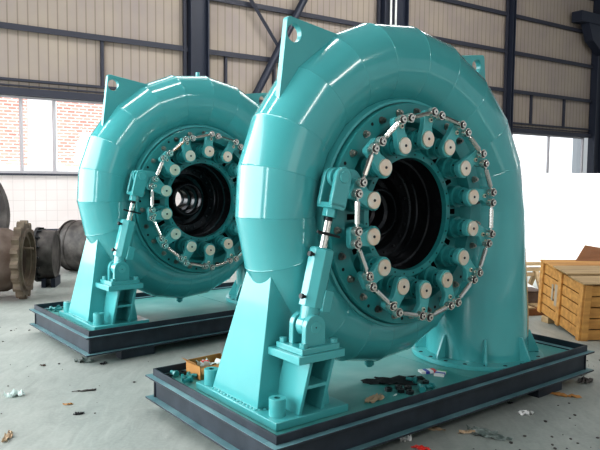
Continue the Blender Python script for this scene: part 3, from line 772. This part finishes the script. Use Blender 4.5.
for s0, s1 in ((-7.5, -6.7), (.6, 1.4), (8.60, 9.25), (16.7, 17.95), (24.32, 24.52), (31.05, 31.8)):
    zt = 11.4; bm = bmesh.new()
    bx(bm, s0, s0+.05, -.40, -.03, 0, zt); bx(bm, s1-.05, s1, -.40, -.03, 0, zt); bx(bm, s0+.05, s1-.05, -.24, -.20, 0, zt)
    trim(bm, 'column')
    if s1 < 30: bm = bmesh.new(); bx(bm, s0-.16, s0-.06, -.20, -.1, 1.7, zt); trim(bm, 'purlin')
bm = bmesh.new(); hexa(bm, [(30.0, -.75, 8.6), (31, -.75, 8.0), (31, -.3, 8.0), (30.0, -.3, 8.6)], [(29.6, -.75, 9.4), (31, -.75, 9.4), (31, -.3, 9.4), (29.6, -.3, 9.4)]); bx(bm, 28.9, 33, -.8, -.25, 9.4, 9.9); trim(bm, 'column')
# diagonal braces
def brace(s0, z0, s1, z1, w):
    bm = bmesh.new(); cyl(bm, (s0, -.42, z0), (s1, -.42, z1), w, n=12); trim(bm, 'column')
brace(14.57, 10.9, 9.97, 2.65, .13)
bm = bmesh.new()
d = Vector((1.13+.6, 0, -1.44-.7)); cyl(bm, (10.2, -.32, 8.4), (11.95, -.32, 6.15), .07, n=4); trim(bm, 'purlin')
# round vertical conduits beside the middle column
bm = bmesh.new()
for s in (16.95, 17.2): cyl(bm, (s, -.46, 1.7), (s, -.46, 11.3), .045, n=10)
trim(bm, 'white')
# windows: frames + panes
wn = 1
def window(s0, s1, mull):
    global wn
    bm = bmesh.new()
    bx(bm, s0, s1, .04, .14, 1.68, 1.76); bx(bm, s0, s1, .04, .14, 3.80, 3.90)
    for s in [s0+.05, s1-.05] + mull: bx(bm, s-.045, s+.045, .04, .14, 1.76, 3.80)
    f = wobj('window_%d' % wn, bm, 'frame'); wn += 1
    bm = bmesh.new(); bx(bm, s0+.02, s1-.02, .085, .095, 1.7, 3.85); g = wobj('pane', bm, 'glass', f)
window(S0, .6, [-6, -4, -2.2]); window(1.4, 8.5, [2.2, 3.58, 4.48, 6.1, 7.4]); window(9.6, 16.8, [11.4, 13.2, 15]); window(18.3, 24.2, [19.8, 21.3, 22.8]); window(25, 30.8, [27.9])
# roof, right wall
bm = bmesh.new(); bx(bm, S0-8, S1+4, -36, .2, 11.5, 11.7); o = wobj('ceiling', bm, 'roof')
# low white partition at right
bm = bmesh.new(); bx(bm, 0, 7, 0, .15, 0, 1.70); bx(bm, -.02, 7, -.03, .18, 1.70, 1.75)
o = obj('wall_partition', bm, 'plaster', None, loc=(3.3, 11.6, 0), rotz=.08); struct(o)

# brick building outside
bm = bmesh.new(); bx(bm, -14, 36, 0, .3, 0, 8); o = obj('wall_outside', bm, 'brick'); o.matrix_world = WO @ Matrix.Translation((0, 7, 0)); struct(o)
bm = bmesh.new(); bx(bm, 5.05, 6.1, -.25, 0, 0, 7.5); bx(bm, 9.5, 40, -.25, 0, 0, 7.9); bx(bm, -14, 40, -.3, 0, 0, 1.95)  # white slabs stand in for overexposed glare in the windows
o = obj('wall_outside_glare', bm, 'plaster'); o.matrix_world = WO @ Matrix.Translation((0, 7, 0)); struct(o)

# ------------------------------------------------------------------ lights
w = bpy.data.worlds.new('day'); bpy.context.scene.world = w; w.use_nodes = True
w.node_tree.nodes['Background'].inputs[0].default_value = (.90, .96, 1.0, 1); w.node_tree.nodes['Background'].inputs[1].default_value = .45
def area(name, loc, target, sx, sy, power, col=(1, 1, 1)):
    l = bpy.data.lights.new(name, 'AREA'); l.shape = 'RECTANGLE'; l.size = sx; l.size_y = sy; l.energy = power; l.color = col
    o = bpy.data.objects.new(name, l); C.objects.link(o); o.location = loc
    o.rotation_euler = (Vector(target) - Vector(loc)).to_track_quat('-Z', 'Y').to_euler(); return o
def strip(name, p0, p1, width, target, power, col=(1, 1, 1)):
    p0, p1 = Vector(p0), Vector(p1); c = (p0+p1)/2; x = (p1-p0).normalized(); z = c - Vector(target); z = (z - x*z.dot(x)).normalized(); y = z.cross(x)
    l = bpy.data.lights.new(name, 'AREA'); l.shape = 'RECTANGLE'; l.size = (p1-p0).length; l.size_y = width; l.energy = power; l.color = col
    o = bpy.data.objects.new(name, l); C.objects.link(o); o.matrix_world = Matrix.Translation(c) @ Matrix((x, y, z)).transposed().to_4x4(); return o
area('left_doorway_light', (-10, 3.0, 4.0), (0, 4.8, 1.2), 18, 7, 2500, (.93, .98, 1.0))
strip('skylight_strip', (-10, 5.2, 10.6), (.5, 6.0, 10.6), .4, (0, 5, 1), 420)
strip('skylight_strip', (4.6, -10, 10.4), (11.5, .5, 10.4), .6, (0, 5, 1), 420)
strip('skylight_strip', (-9, 12, 10.8), (7, 22, 10.8), .8, (-4, 8, 1), 500)
strip('rear_door_light', (-6.5, -7.0, .1), (-6.5, -7.0, 4.5), .7, (0, 4, 1.5), 110)
area('back_wall_fill', (2.0, 15.0, 11.0), (-3.0, 21.0, 5.0), 14, 2, 640, (1, .98, .96))  # unseen fill added to brighten the back wall, left part
area('back_wall_fill', (9.0, 19.0, 11.0), (5.0, 25.0, 5.0), 14, 2, 620, (1, .98, .96))  # second added fill, brightens the wall farther right
area('front_right_fill', (5.5, -4, 3.5), (0.8, 4.5, 1.2), 4, 3, 35, (1, .90, .78))  # weak warm fill added from the front right, no visible source
area('partition_fill', (7.5, 8.6, 3.2), (6.0, 11.6, .9), 3, 2, 320, (1, 1, 1))  # added light that overexposes the white partition
s = bpy.data.lights.new('sun', 'SUN'); s.energy = 11.0; s.angle = .01; so = bpy.data.objects.new('sun', s); C.objects.link(so)
so.rotation_euler = Vector((-.25, .45, -1)).to_track_quat('-Z', 'Y').to_euler()

# ------------------------------------------------------------------ camera
cam = bpy.data.cameras.new('camera'); co = bpy.data.objects.new('camera', cam); C.objects.link(co)
cam.sensor_width = 36; cam.sensor_fit = 'HORIZONTAL'; cam.lens = 640.81/600*36
pitch, roll = .0719, .0096
co.matrix_world = Matrix.Translation((0, 0, 1.6)) @ Matrix.Rotation(PI/2 - pitch, 4, 'X') @ Matrix.Rotation(roll, 4, 'Z')
cam.clip_end = 200
bpy.context.scene.camera = co
vs = bpy.context.scene.view_settings; vs.view_transform = 'Standard'; vs.look = 'Medium High Contrast'; vs.exposure = 0; vs.gamma = 1
